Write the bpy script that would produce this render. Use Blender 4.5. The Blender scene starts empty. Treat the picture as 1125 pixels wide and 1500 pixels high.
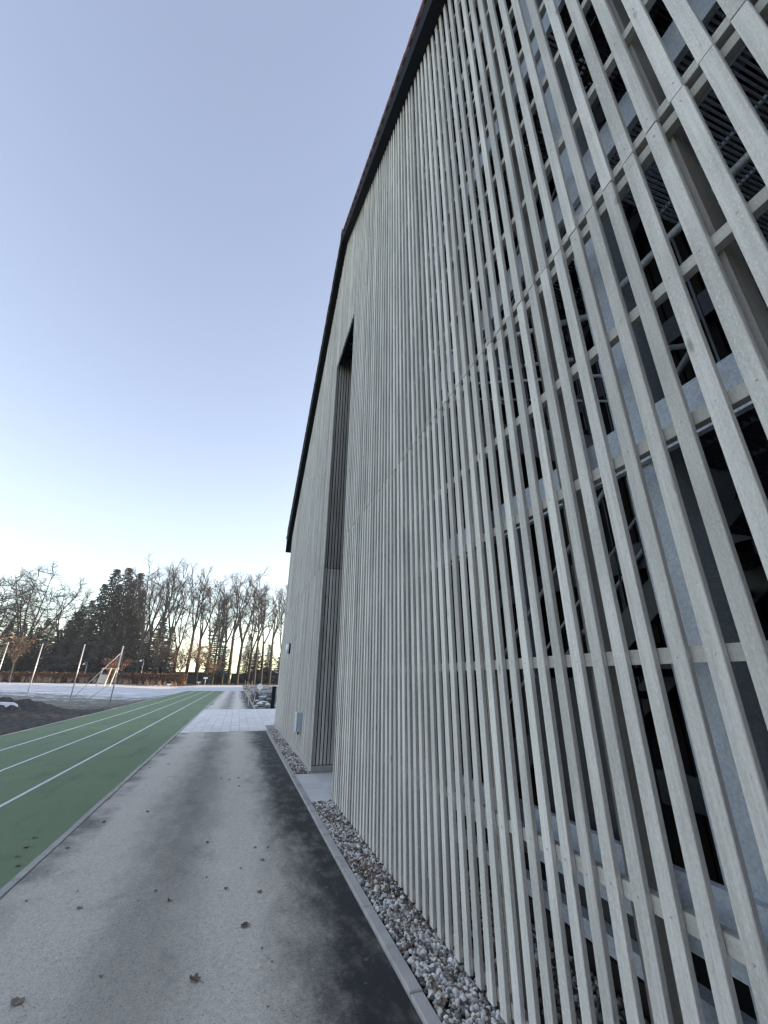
import bpy, math, random
import numpy as np
from mathutils import Vector, Matrix

SC = bpy.context.scene
COL = SC.collection
RAD = math.radians

# ------------------------------------------------------------------ camera
CAM_H = 1.68
cam_d = bpy.data.cameras.new('camera')
cam_d.sensor_fit = 'VERTICAL'
cam_d.sensor_height = 36.0
cam_d.lens = 600.727 / 1500 * 36
cam_d.clip_start = 0.02
cam_d.clip_end = 3000
cam = bpy.data.objects.new('camera', cam_d)
COL.objects.link(cam)
CR = ((0.94936413, -0.12587947, -0.28785778),
      (-0.31407903, -0.35727405, -0.87960765),
      (0.00788043, 0.92547804, -0.37871928))
cam.matrix_world = Matrix.Translation((0, 0, CAM_H)) @ Matrix(CR).to_4x4()
SC.camera = cam

# ------------------------------------------------------------------ world, sun, exposure
SUN_EL, SUN_AZ = RAD(7.0), RAD(78.0)          # azimuth measured from +Y towards +X
world = bpy.data.worlds.new('World')
SC.world = world
world.use_nodes = True
wn, wl = world.node_tree.nodes, world.node_tree.links
wn.clear()
sky = wn.new('ShaderNodeTexSky')
sky.sky_type = 'NISHITA'
sky.sun_disc = False
sky.sun_elevation = SUN_EL
sky.sun_rotation = SUN_AZ
sky.altitude = 500
sky.air_density = 1.0
sky.dust_density = 0.35
sky.ozone_density = 1.0
hsv = wn.new('ShaderNodeHueSaturation')
hsv.inputs['Hue'].default_value = 0.524
hsv.inputs['Saturation'].default_value = 0.84
bg = wn.new('ShaderNodeBackground')
bg.inputs['Strength'].default_value = 0.145
wo = wn.new('ShaderNodeOutputWorld')
wl.new(sky.outputs[0], hsv.inputs['Color'])
gam = wn.new('ShaderNodeGamma')
gam.inputs['Gamma'].default_value = 0.80
wl.new(hsv.outputs[0], gam.inputs[0])
wl.new(gam.outputs[0], bg.inputs[0])
wl.new(bg.outputs[0], wo.inputs[0])

sun_d = bpy.data.lights.new('sun', 'SUN')
sun_d.energy = 3.6
sun_d.angle = RAD(0.6)
sun_d.color = (1.0, 0.72, 0.46)
sun = bpy.data.objects.new('sun', sun_d)
COL.objects.link(sun)
SUND = Vector((math.sin(SUN_AZ) * math.cos(SUN_EL), math.cos(SUN_AZ) * math.cos(SUN_EL), math.sin(SUN_EL)))
sun.rotation_euler = SUND.to_track_quat('Z', 'Y').to_euler()
sun.location = (60, 30, 40)

vs = SC.view_settings
vs.view_transform = 'Standard'
vs.look = 'None'
vs.exposure = 2.2
vs.gamma = 1.0
vs.use_curve_mapping = False
SC.cycles.use_denoising = True
SC.cycles.filter_width = 1.4
SC.cycles.max_bounces = 8
SC.cycles.diffuse_bounces = 5
SC.cycles.sample_clamp_indirect = 6

rnd = random.Random(7)
npr = np.random.default_rng(7)

# ------------------------------------------------------------------ helpers
class MB:
    """collects verts / faces for one mesh"""
    def __init__(self):
        self.v, self.f = [], []
    def box(self, x0, x1, y0, y1, z0, z1):
        b = len(self.v)
        self.v += [(x0, y0, z0), (x1, y0, z0), (x1, y1, z0), (x0, y1, z0), (x0, y0, z1), (x1, y0, z1), (x1, y1, z1), (x0, y1, z1)]
        self.f += [tuple(b + i for i in q) for q in ((0, 3, 2, 1), (4, 5, 6, 7), (0, 1, 5, 4), (1, 2, 6, 5), (2, 3, 7, 6), (3, 0, 4, 7))]
        return self
    def bbox(self, x0, x1, y0, y1, z0, z1, c):
        """box with its upper rim chamfered by c"""
        b = len(self.v)
        for z, d in ((z0, 0), (z1 - c, 0), (z1, c)):
            self.v += [(x0 + d, y0 + d, z), (x1 - d, y0 + d, z), (x1 - d, y1 - d, z), (x0 + d, y1 - d, z)]
        self.f += [(b, b + 3, b + 2, b + 1), (b + 8, b + 9, b + 10, b + 11)]
        for r in (0, 4):
            for i in range(4):
                j = (i + 1) % 4
                self.f.append((b + r + i, b + r + j, b + r + 4 + j, b + r + 4 + i))
        return self
    def poly_x(self, pts, x0, x1):
        """polygon given in (y,z), extruded along x"""
        b, n = len(self.v), len(pts)
        self.v += [(x0, y, z) for y, z in pts] + [(x1, y, z) for y, z in pts]
        self.f.append(tuple(b + i for i in range(n)))
        self.f.append(tuple(b + n + i for i in reversed(range(n))))
        for i in range(n):
            j = (i + 1) % n
            self.f.append((b + j, b + i, b + n + i, b + n + j))
        return self
    def tube(self, pts, radii, n=6, cap=True):
        b = len(self.v)
        P = [Vector(p) for p in pts]
        if not hasattr(radii, '__len__'):
            radii = [radii] * len(P)
        for i, p in enumerate(P):
            d = (P[min(i + 1, len(P) - 1)] - P[max(i - 1, 0)])
            d = d.normalized() if d.length > 1e-9 else Vector((0, 0, 1))
            a = d.cross(Vector((0, 0, 1)))
            if a.length < 0.1:
                a = d.cross(Vector((1, 0, 0)))
            a.normalize()
            c = d.cross(a)
            for k in range(n):
                t = 2 * math.pi * k / n
                q = p + (a * math.cos(t) + c * math.sin(t)) * radii[i]
                self.v.append(tuple(q))
        for i in range(len(P) - 1):
            for k in range(n):
                l = (k + 1) % n
                self.f.append((b + i * n + k, b + i * n + l, b + (i + 1) * n + l, b + (i + 1) * n + k))
        if cap:
            self.f.append(tuple(b + k for k in reversed(range(n))))
            e = b + (len(P) - 1) * n
            self.f.append(tuple(e + k for k in range(n)))
        return self
    def beam(self, p, q, w, h):
        """rectangular bar from p to q"""
        p, q = Vector(p), Vector(q)
        d = (q - p).normalized()
        a = d.cross(Vector((0, 0, 1)))
        if a.length < 0.05:
            a = Vector((1, 0, 0))
        a.normalize()
        c = a.cross(d)
        b = len(self.v)
        for o in (p, q):
            for s, t in ((-1, -1), (1, -1), (1, 1), (-1, 1)):
                self.v.append(tuple(o + a * (s * w / 2) + c * (t * h / 2)))
        self.f += [tuple(b + i for i in f) for f in ((0, 1, 2, 3), (7, 6, 5, 4), (0, 4, 5, 1), (1, 5, 6, 2), (2, 6, 7, 3), (3, 7, 4, 0))]
        return self
    def mesh(self, name, mat, smooth=False):
        me = bpy.data.meshes.new(name)
        me.from_pydata(self.v, [], self.f)
        if mat:
            me.materials.append(mat)
        if smooth:
            me.polygons.foreach_set('use_smooth', [True] * len(me.polygons))
        me.update()
        return me
    def build(self, name, mat, parent=None, smooth=False):
        return link(name, self.mesh(name, mat, smooth), parent)

def link(name, me, parent=None, loc=(0, 0, 0)):
    o = bpy.data.objects.new(name, me)
    COL.objects.link(o)
    o.location = loc
    if parent is not None:
        o.parent = parent
    return o

def tag(o, label=None, cat=None, group=None, kind=None):
    if label: o['label'] = label
    if cat: o['category'] = cat
    if group: o['group'] = group
    if kind: o['kind'] = kind
    return o

def thing(name, label, cat, loc=(0, 0, 0), group=None, rz=0):
    o = bpy.data.objects.new(name, None)
    COL.objects.link(o)
    o.location = loc
    o.rotation_euler = (0, 0, rz)
    o.empty_display_size = 0.2
    return tag(o, label, cat, group)

def copy_tree(o, parent=None):
    c = o.copy()
    COL.objects.link(c)
    c.parent = parent
    for ch in list(o.children):
        copy_tree(ch, c)
    return c

def np_mesh(name, V, F, mat, smooth=False, col=None):
    me = bpy.data.meshes.new(name)
    me.from_pydata([], [], [])
    n = F.shape[1]
    me.vertices.add(len(V)); me.vertices.foreach_set('co', V.astype(np.float32).ravel())
    me.loops.add(F.size); me.loops.foreach_set('vertex_index', F.astype(np.int32).ravel())
    me.polygons.add(len(F))
    me.polygons.foreach_set('loop_start', np.arange(0, F.size, n, dtype=np.int32))
    me.polygons.foreach_set('loop_total', np.full(len(F), n, dtype=np.int32))
    if smooth:
        me.polygons.foreach_set('use_smooth', np.ones(len(F), dtype=bool))
    if col is not None:
        a = me.attributes.new('tint', 'FLOAT_COLOR', 'POINT')
        a.data.foreach_set('color', np.concatenate([col, np.ones((len(col), 1))], 1).astype(np.float32).ravel())
    me.materials.append(mat)
    me.update(calc_edges=True)
    me.validate()
    return me

# ------------------------------------------------------------------ materials
class Mat:
    def __init__(self, name, rough=0.8, metal=0.0, spec=0.3):
        self.m = bpy.data.materials.new(name)
        self.m.use_nodes = True
        self.n, self.l = self.m.node_tree.nodes, self.m.node_tree.links
        self.b = self.n['Principled BSDF']
        self.b.inputs['Roughness'].default_value = rough
        self.b.inputs['Metallic'].default_value = metal
        self.b.inputs['Specular IOR Level'].default_value = spec
        self._pos = None
    def new(self, t, **kw):
        nd = self.n.new(t)
        for k, v in kw.items(): setattr(nd, k, v)
        return nd
    def pos(self):
        if self._pos is None:
            self._pos = self.new('ShaderNodeNewGeometry').outputs['Position']
        return self._pos
    def xyz(self):
        s = self.new('ShaderNodeSeparateXYZ'); self.l.new(self.pos(), s.inputs[0]); return s.outputs
    def scaled(self, sc, src=None, off=None):
        m = self.new('ShaderNodeVectorMath', operation='MULTIPLY')
        self.l.new(src or self.pos(), m.inputs[0]); m.inputs[1].default_value = sc
        if off is None: return m.outputs[0]
        a = self.new('ShaderNodeVectorMath', operation='ADD')
        self.l.new(m.outputs[0], a.inputs[0]); self.l.new(off, a.inputs[1])
        return a.outputs[0]
    def noise(self, scale, vec=None, detail=4, rough=0.55, dist=0.0):
        n = self.new('ShaderNodeTexNoise')
        n.inputs['Scale'].default_value = scale; n.inputs['Detail'].default_value = detail
        n.inputs['Roughness'].default_value = rough; n.inputs['Distortion'].default_value = dist
        self.l.new(vec or self.pos(), n.inputs['Vector'])
        return n.outputs['Fac']
    def ramp(self, fac, stops):
        r = self.new('ShaderNodeValToRGB')
        el = r.color_ramp.elements
        while len(el) < len(stops): el.new(0.5)
        for e, (p, c) in zip(el, stops):
            e.position = p
            e.color = (c, c, c, 1) if not hasattr(c, '__len__') else (*c, 1)
        self.l.new(fac, r.inputs[0])
        return r.outputs[0]
    def mix(self, fac, a, b, mode='MIX'):
        m = self.new('ShaderNodeMix', data_type='RGBA', blend_type=mode)
        for i, v in ((0, fac), (6, a), (7, b)):
            if hasattr(v, 'is_linked') or isinstance(v, bpy.types.NodeSocket): self.l.new(v, m.inputs[i])
            else: m.inputs[i].default_value = v if not hasattr(v, '__len__') else (*v, 1)[:4]
        return m.outputs[2]
    def math(self, op, a, b=None, c=None, clamp=False):
        m = self.new('ShaderNodeMath', operation=op, use_clamp=clamp)
        for i, v in enumerate((a, b, c)):
            if v is None: continue
            if isinstance(v, bpy.types.NodeSocket): self.l.new(v, m.inputs[i])
            else: m.inputs[i].default_value = v
        return m.outputs[0]
    def smooth(self, v, a, b, lo=0.0, hi=1.0):
        m = self.new('ShaderNodeMapRange', interpolation_type='SMOOTHSTEP')
        self.l.new(v, m.inputs[0])
        for i, k in enumerate((a, b, lo, hi)): m.inputs[i + 1].default_value = k
        return m.outputs[0]
    def objrand(self):
        return self.new('ShaderNodeObjectInfo').outputs['Random']
    def color(self, c):
        if isinstance(c, bpy.types.NodeSocket): self.l.new(c, self.b.inputs['Base Color'])
        else: self.b.inputs['Base Color'].default_value = (*c, 1)
        return self
    def rough(self, r):
        self.l.new(r, self.b.inputs['Roughness']); return self
    def bump(self, h, strength=0.3, dist=0.01):
        b = self.new('ShaderNodeBump')
        b.inputs['Strength'].default_value = strength; b.inputs['Distance'].default_value = dist
        self.l.new(h, b.inputs['Height']); self.l.new(b.outputs[0], self.b.inputs['Normal'])
        return self

def wood_mat(name, lo, hi, var=0.18, grain=(55, 55, 1.6), knots=True, bump=0.25):
    m = Mat(name, 0.82, spec=0.2)
    r = m.objrand()
    off = m.new('ShaderNodeCombineXYZ')
    for i in range(3): m.l.new(m.math('MULTIPLY', r, 37.0 + 11 * i), off.inputs[i])
    g = m.noise(1.0, m.scaled(grain, off=off.outputs[0]), 5, 0.6, 0.4)
    fine = m.noise(1.0, m.scaled((150, 150, 55), off=off.outputs[0]), 4, 0.75)
    blot = m.noise(1.0, m.scaled((3, 3, 1.1), off=off.outputs[0]), 3)
    c = m.ramp(g, [(0.25, lo), (0.72, hi)])
    c = m.mix(m.math('MULTIPLY', m.smooth(blot, 0.38, 0.68), 0.6), c, m.mix(0.5, lo, tuple(0.62 * h for h in lo)))
    c = m.mix(m.smooth(fine, 0.50, 0.72, 0.0, 0.55), c, tuple(min(0.9, 1.25 * h) for h in hi))
    c = m.mix(m.smooth(fine, 0.46, 0.28, 0.0, 0.5), c, tuple(0.6 * h for h in lo))
    tone = m.math('MULTIPLY_ADD', r, var * 2, 1 - var)
    cc = m.new('ShaderNodeCombineColor')
    for i in range(3): m.l.new(tone, cc.inputs[i])
    c = m.mix(1.0, c, cc.outputs[0], 'MULTIPLY')
    if knots:
        v = m.new('ShaderNodeTexVoronoi'); v.inputs['Scale'].default_value = 1.0
        m.l.new(m.scaled((7, 7, 2.3), off=off.outputs[0]), v.inputs['Vector'])
        c = m.mix(m.smooth(v.outputs['Distance'], 0.03, 0.12, 0.55, 0.0), c, (0.16, 0.15, 0.135))
    m.color(c).bump(m.math('ADD', m.math('MULTIPLY', g, 0.7), m.math('MULTIPLY', fine, 0.5)), bump, 0.004)
    return m.m

M = {}
M['slat'] = wood_mat('weathered_slat_wood', (0.55, 0.53, 0.49), (0.80, 0.77, 0.715), 0.17)
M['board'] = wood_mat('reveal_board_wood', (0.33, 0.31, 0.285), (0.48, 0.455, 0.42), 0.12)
M['rail'] = wood_mat('rail_wood', (0.42, 0.40, 0.365), (0.56, 0.535, 0.495), 0.08, grain=(55, 2, 55), knots=False)  # base lowered so the rails carry the shade behind the slats
M['post'] = wood_mat('brown_grey_post', (0.38, 0.35, 0.315), (0.48, 0.445, 0.40), 0.05, knots=False, bump=0.1)
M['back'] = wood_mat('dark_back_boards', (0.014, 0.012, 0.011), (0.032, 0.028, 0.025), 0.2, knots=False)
M['stake'] = wood_mat('stake_wood', (0.45, 0.42, 0.36), (0.62, 0.58, 0.50), 0.1, knots=False)

m = Mat('galvanised_steel', 0.45, 0.12, 0.4)
v = m.new('ShaderNodeTexVoronoi'); v.inputs['Scale'].default_value = 55; m.l.new(m.pos(), v.inputs['Vector']); v.inputs['Scale'].default_value = 95
sp = m.new('ShaderNodeSeparateColor'); m.l.new(v.outputs['Color'], sp.inputs[0])
c = m.ramp(sp.outputs[0], [(0.0, (0.52, 0.57, 0.64)), (1.0, (0.70, 0.76, 0.84))])
c = m.mix(m.smooth(m.noise(6), 0.4, 0.7, 0, 0.4), c, (0.50, 0.55, 0.62))
m.color(c).rough(m.smooth(sp.outputs[1], 0, 1, 0.36, 0.58))
M['steel'] = m.m
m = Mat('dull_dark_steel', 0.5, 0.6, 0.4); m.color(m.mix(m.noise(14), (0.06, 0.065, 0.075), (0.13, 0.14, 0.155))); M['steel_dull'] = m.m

M['dark_metal'] = Mat('anthracite_sheet', 0.75, 0.0, 0.12).color((0.012, 0.013, 0.017)).m
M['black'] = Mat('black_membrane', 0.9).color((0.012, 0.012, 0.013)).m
m = Mat('drip_edge_metal', 0.4, 0.7, 0.5); m.color((0.45, 0.46, 0.48)); M['drip'] = m.m
m = Mat('clay_tile', 0.75)
m.color(m.mix(m.objrand(), m.mix(m.noise(9), (0.13, 0.035, 0.025), (0.22, 0.06, 0.04)), (0.12, 0.04, 0.035))).bump(m.noise(60), 0.2, 0.004); M['tile'] = m.m
m = Mat('concrete', 0.88)
c = m.ramp(m.noise(3.5, detail=6), [(0.3, (0.40, 0.385, 0.36)), (0.7, (0.54, 0.52, 0.485))])
c = m.mix(m.smooth(m.noise(140), 0.45, 0.75, 0, 0.4), c, (0.26, 0.27, 0.28))
c = m.mix(m.smooth(m.noise(5.5, detail=6, rough=0.7), 0.52, 0.72, 0, 0.55), c, (0.17, 0.16, 0.15))
m.color(c).bump(m.noise(120), 0.3, 0.003); M['concrete'] = m.m

m = Mat('pale_paver', 0.85)
r = m.objrand()
c = m.mix(m.noise(2.2, detail=5), (0.72, 0.70, 0.66), (0.84, 0.82, 0.78))
t = m.math('MULTIPLY_ADD', r, 0.16, 0.9)
cc = m.new('ShaderNodeCombineColor')
for i in range(3): m.l.new(t, cc.inputs[i])
c = m.mix(1.0, c, cc.outputs[0], 'MULTIPLY')
c = m.mix(m.smooth(m.noise(160), 0.5, 0.8, 0, 0.3), c, (0.45, 0.46, 0.47))
m.color(c).bump(m.noise(90), 0.25, 0.003); M['paver'] = m.m
M['joint'] = Mat('paver_joint_sand', 0.95).color((0.30, 0.31, 0.31)).m

# asphalt: dry pale surface with damp dark bands along the kerb and the wheel track
m = Mat('asphalt', 0.9, spec=0.35)
X, Y, Z = m.xyz()
warp = m.noise(0.9, m.scaled((1.4, 0.35, 1)), 5, 0.6)
warp2 = m.noise(6.0, m.scaled((1, 0.5, 1)), 5, 0.65)
fine_ = m.noise(30, detail=5, rough=0.75)
xw = m.math('ADD', m.math('ADD', X, m.math('MULTIPLY_ADD', fine_, 0.30, -0.15)), m.math('ADD', m.math('MULTIPLY_ADD', warp, 0.9, -0.45), m.math('MULTIPLY_ADD', warp2, 0.34, -0.17)))
edge = m.smooth(xw, 0.30, 0.94)
mid = m.math('MULTIPLY', m.smooth(m.math('ABSOLUTE', m.math('ADD', xw, 0.42)), 0.62, 0.0), m.smooth(Y, 1.5, 7.0, 0.24, 0.55))
lef = m.math('MULTIPLY', m.smooth(xw, -1.25, -1.62), m.smooth(m.noise(1.6), 0.35, 0.62, 0.1, 0.75))
wet = m.math('MAXIMUM', edge, m.math('MAXIMUM', mid, lef))
wet = m.math('MULTIPLY', wet, m.smooth(warp2, 0.18, 0.55, 0.72, 1.0), clamp=True)
grit = m.noise(85, detail=5, rough=0.8)
coarse = m.noise(24, detail=6, rough=0.7)
dry = m.ramp(coarse, [(0.30, (0.52, 0.475, 0.40)), (0.70, (0.77, 0.71, 0.605))])
dry = m.mix(m.smooth(grit, 0.42, 0.66, 0.0, 0.55), dry, (0.80, 0.76, 0.69))
dry = m.mix(m.smooth(grit, 0.48, 0.32, 0.0, 0.75), dry, (0.13, 0.13, 0.13))
damp = m.mix(m.smooth(grit, 0.55, 0.75, 0.0, 0.35), (0.020, 0.021, 0.023), (0.10, 0.10, 0.10))
vs_ = m.new('ShaderNodeTexVoronoi'); vs_.inputs['Scale'].default_value = 60; m.l.new(m.pos(), vs_.inputs['Vector'])
sv = m.new('ShaderNodeSeparateColor'); m.l.new(vs_.outputs['Color'], sv.inputs[0])
stone = m.math('MULTIPLY', m.smooth(vs_.outputs['Distance'], 0.42, 0.26), m.smooth(sv.outputs[0], 0.72, 0.86))
dry = m.mix(m.math('MULTIPLY', stone, 0.55), dry, m.mix(m.smooth(sv.outputs[1], 0.4, 0.6), (0.20, 0.195, 0.185), (0.86, 0.83, 0.77)))
smear = m.noise(1.9, m.scaled((1.0, 0.8, 1)), 8, 0.72)
dry = m.mix(m.smooth(smear, 0.55, 0.70, 0, 0.35), dry, (0.80, 0.76, 0.68))
dry = m.mix(m.smooth(smear, 0.46, 0.30, 0, 0.45), dry, (0.26, 0.25, 0.235))
spots = m.smooth(m.noise(11, detail=2), 0.66, 0.74, 0, 0.4)
c = m.mix(wet, dry, m.mix(spots, damp, (0.22, 0.24, 0.25)))
m.color(c).rough(m.smooth(wet, 0.2, 1.0, 0.92, 0.62)).bump(m.math('ADD', m.math('MULTIPLY', grit, 0.6), coarse), 0.9, 0.009)
M['asphalt'] = m.m

m = Mat('green_track_rubber', 0.88, spec=0.25)
g = m.noise(170, detail=3, rough=0.75)
c = m.mix(m.noise(0.6, detail=5), (0.150, 0.212, 0.118), (0.195, 0.265, 0.146))
c = m.mix(m.smooth(g, 0.44, 0.68, 0, 0.6), c, (0.30, 0.38, 0.26))
c = m.mix(m.smooth(m.noise(1.3, m.scaled((1.6, 0.5, 1)), 7, 0.7), 0.48, 0.72, 0, 0.45), c, (0.07, 0.12, 0.075))
c = m.mix(m.smooth(m.noise(38, detail=4, rough=0.8), 0.60, 0.72, 0, 0.5), c, (0.36, 0.42, 0.33))
c = m.mix(m.smooth(m.noise(45, detail=4, rough=0.8), 0.40, 0.28, 0, 0.5), c, (0.05, 0.08, 0.055))
m.color(c).bump(g, 0.6, 0.004); M['track'] = m.m
m = Mat('white_line_paint', 0.8)
m.color(m.mix(m.smooth(m.noise(60), 0.5, 0.8, 0, 0.5), (0.80, 0.82, 0.81), (0.45, 0.50, 0.47))); M['paint'] = m.m

# open ground: snow cover, bare soil by the track, leaf litter under the trees
m = Mat('field_ground', 0.95)
X, Y, Z = m.xyz()
n1 = m.noise(0.35, detail=7, rough=0.62)
n2 = m.noise(2.2, detail=6, rough=0.65)
soil = m.mix(n2, (0.030, 0.024, 0.020), (0.105, 0.088, 0.075))
snow = m.mix(n2, (0.50, 0.52, 0.54), (0.74, 0.75, 0.77))
grass = m.mix(n2, (0.10, 0.10, 0.075), (0.26, 0.25, 0.21))
litter = m.mix(n2, (0.022, 0.022, 0.018), (0.075, 0.068, 0.052))
# more snow with distance from the worked strip by the track
cover = m.math('ADD', m.smooth(Y, 26, 70, -0.30, 0.16), m.math('MULTIPLY_ADD', m.math('ADD', n1, n2), 0.75, -0.25))
cover = m.smooth(cover, 0.36, 0.62)
c = m.mix(cover, grass, snow)
strip = m.math('MULTIPLY', m.smooth(m.math('ADD', X, m.math('MULTIPLY', n1, 3.0)), -11.5, -8.8), m.smooth(Y, 44, 30))
strip = m.math('MULTIPLY', strip, m.smooth(n2, 0.60, 0.48), clamp=True)
c = m.mix(strip, c, soil)
far = m.smooth(m.math('ADD', Y, m.math('MULTIPLY', n1, 6.0)), 94.5, 97.5)
c = m.mix(far, c, m.mix(m.smooth(n2, 0.60, 0.72, 0, 0.6), litter, snow))
right = m.smooth(X, 0.9, 1.3)
bed = m.mix(m.smooth(m.math('ADD', n1, n2), 0.98, 1.10), (0.06, 0.055, 0.05), (0.55, 0.55, 0.56))
c = m.mix(m.math('MULTIPLY', right, m.smooth(Y, 96, 90)), c, bed)
m.color(c).bump(n2, 0.8, 0.08); M['field'] = m.m
m = Mat('dark_earth', 0.97)
e = m.noise(4.5, detail=8, rough=0.7)
m.color(m.ramp(e, [(0.3, (0.045, 0.041, 0.038)), (0.75, (0.150, 0.138, 0.128))])).bump(e, 1.0, 0.12); M['earth'] = m.m
m = Mat('snow', 0.7); m.color(m.mix(m.noise(3), (0.66, 0.67, 0.69), (0.76, 0.77, 0.79))).bump(m.noise(8), 0.4, 0.03); M['snow'] = m.m

m = Mat('pebbles', 0.75, spec=0.3)
a = m.new('ShaderNodeAttribute', attribute_name='tint')
m.color(m.mix(m.smooth(m.noise(220), 0.35, 0.75, 0, 0.35), a.outputs['Color'], (0.16, 0.15, 0.14))); M['pebble'] = m.m
M['pebble_bed'] = Mat('pebble_bed', 0.95).color((0.045, 0.042, 0.04)).m

m = Mat('bark', 0.95)
c = m.mix(m.noise(1.4, m.scaled((3, 3, 0.5)), 5), (0.030, 0.028, 0.026), (0.080, 0.073, 0.066))
m.color(c).bump(m.noise(1.0, m.scaled((9, 9, 1.2))), 0.6, 0.05); M['bark'] = m.m
m = Mat('twigs', 0.95); m.color(m.mix(m.noise(0.8), (0.040, 0.034, 0.030), (0.080, 0.068, 0.058))); M['twig'] = m.m
def leafy(name, a, b):
    m = Mat(name, 0.85, spec=0.15)
    m.color(m.mix(m.noise(0.9, detail=4), a, b))
    return m.m
M['needle'] = leafy('spruce_needles', (0.040, 0.054, 0.056), (0.115, 0.135, 0.135))
M['rust_leaf'] = leafy('rust_leaves', (0.13, 0.062, 0.036), (0.28, 0.15, 0.085))
M['hedge_leaf'] = leafy('brown_hedge_leaves', (0.085, 0.045, 0.030), (0.23, 0.135, 0.085))
M['reed'] = leafy('dry_grass', (0.28, 0.20, 0.14), (0.48, 0.36, 0.26))
m = Mat('dead_leaf', 0.8)
m.color(m.mix(m.noise(40, detail=5), (0.085, 0.065, 0.05), (0.26, 0.21, 0.165))); M['leaf'] = m.m
m = Mat('pale_dead_leaf', 0.8)
m.color(m.mix(m.noise(40, detail=5), (0.15, 0.125, 0.10), (0.30, 0.26, 0.215))); M['leaf_pale'] = m.m
M['lamp_white'] = Mat('opal_glass', 0.25, spec=0.5).color((0.85, 0.86, 0.86)).m
M['white'] = Mat('white_render', 0.8).color((0.72, 0.73, 0.74)).m
M['roof_dark'] = Mat('dark_roof', 0.8).color((0.05, 0.048, 0.05)).m
M['wall_dark'] = Mat('dark_shed_boards', 0.9).color((0.035, 0.032, 0.03)).m
m = Mat('window_glass', 0.06, spec=0.6); m.color((0.03, 0.035, 0.04)); M['glass'] = m.m
m = Mat('post_steel', 0.45, 0.5, 0.5); m.color((0.55, 0.56, 0.58)); M['pole'] = m.m
m = Mat('grey_stone', 0.9); m.color(m.mix(m.noise(3, detail=6), (0.10, 0.10, 0.10), (0.34, 0.33, 0.32))).bump(m.noise(5), 0.6, 0.05); M['stone'] = m.m

# ------------------------------------------------------------------ terrain
def sstep(a, b, v):
    t = np.clip((np.asarray(v, float) - a) / (b - a), 0, 1)
    return t * t * (3 - 2 * t)
def fz(x, y):
    """height of the open ground"""
    x, y = np.asarray(x, float), np.asarray(y, float)
    base = -0.07
    lf = np.interp(-x, [6.6, 8, 10.1, 14, 18.9, 22.7, 41, 80], [-0.07, -0.16, -0.30, -0.13, 0.12, 0.32, 0.62, 0.9])
    z = base + (lf - base) * sstep(6.6, 7.6, -x) * (1 - 0.35 * sstep(70, 95, y))
    z = z + sstep(60, 100, y) * 0.55
    bump = 0.05 * np.sin(x * 0.9 + 1.3 * np.sin(y * 0.31)) * np.sin(y * 0.63 + x * 0.2) * sstep(7, 10, -x)
    return z + bump
xs = np.unique(np.concatenate([np.linspace(-600, -90, 18), np.linspace(-90, -30, 31), np.linspace(-30, -6, 61), np.linspace(-6, 14, 21), np.linspace(14, 90, 20), np.linspace(90, 600, 14)]))
ys = np.unique(np.concatenate([np.linspace(-200, -10, 14), np.linspace(-10, 70, 121), np.linspace(70, 130, 41), np.linspace(130, 900, 24)]))
XX, YY = np.meshgrid(xs, ys)
V = np.stack([XX, YY, fz(XX, YY)], -1).reshape(-1, 3)
nx = len(xs)
I = (np.arange(len(ys) - 1)[:, None] * nx + np.arange(nx - 1)[None, :]).ravel()
F = np.stack([I, I + 1, I + nx + 1, I + nx], 1)
tag(link('ground', np_mesh('ground', V, F, M['field'], True)), 'snow dusted open field and bare soil around the building', kind='structure')

# ------------------------------------------------------------------ path, track, kerbs, pavers
path = MB().box(-1.607, 1.158, -8, 16.645, -0.12, 0.0).build('path', M['asphalt'])
tag(path, 'grey asphalt path with damp dark edge', kind='structure')
path2 = MB().box(-1.607, 1.158, 28.255, 92, -0.12, 0.0).build('path', M['asphalt'])
tag(path2, 'grey asphalt path beyond the pale paving', kind='structure')

def subdiv_slab(x0, x1, y0, y1, z):
    b = MB(); b.box(x0, x1, y0, y1, z - 0.1, z); return b
track = subdiv_slab(-6.55, -1.693, -8, 80, 0.002).build('running_track', M['track'])
tag(track, 'green rubber running track with white lane lines', kind='structure')
for x in (-2.92, -4.10, -5.30):
    MB().box(x - 0.027, x + 0.027, -8, 79.5, 0.001, 0.0065).build('lane_line', M['paint'], track)

kerb = thing('kerb', 'pale concrete edging along gravel strip', None); kerb['kind'] = 'structure'
def stones(parent, x0, x1, ya, yb, ztop, step=1.0):
    y, me = ya, MB().bbox(x0, x1, 0, step - 0.006, ztop - 0.2, ztop, 0.006).mesh('edging_stone', M['concrete'])
    while y + step <= yb + 1e-6:
        o = link('edging_stone', me, parent, (rnd.uniform(-.002, .002), y, rnd.uniform(-.003, .003)))
        o.rotation_euler = (rnd.uniform(-.003, .003), 0, rnd.uniform(-.0015, .0015))
        y += step
    if yb - y > 0.05:
        MB().bbox(x0, x1, y, yb, ztop - 0.2, ztop, 0.006).build('edging_stone', M['concrete'], parent)
stones(kerb, 1.161, 1.241, -6, 16.64, 0.030)
edging = thing('kerb', 'flush concrete edging between asphalt path and green track', None); edging['kind'] = 'structure'
stones(edging, -1.689, -1.611, -6, 60.0, 0.012)
far_edge = thing('kerb', 'thin concrete edging between green track and soil', None); far_edge['kind'] = 'structure'
stones(far_edge, -6.61, -6.553, 2, 80, 0.02, 2.0)
bed_edge = thing('kerb', 'pale concrete edging beside the planted bed', None); bed_edge['kind'] = 'structure'
stones(bed_edge, 1.161, 1.261, 28.26, 88, 0.05, 2.0)

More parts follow.
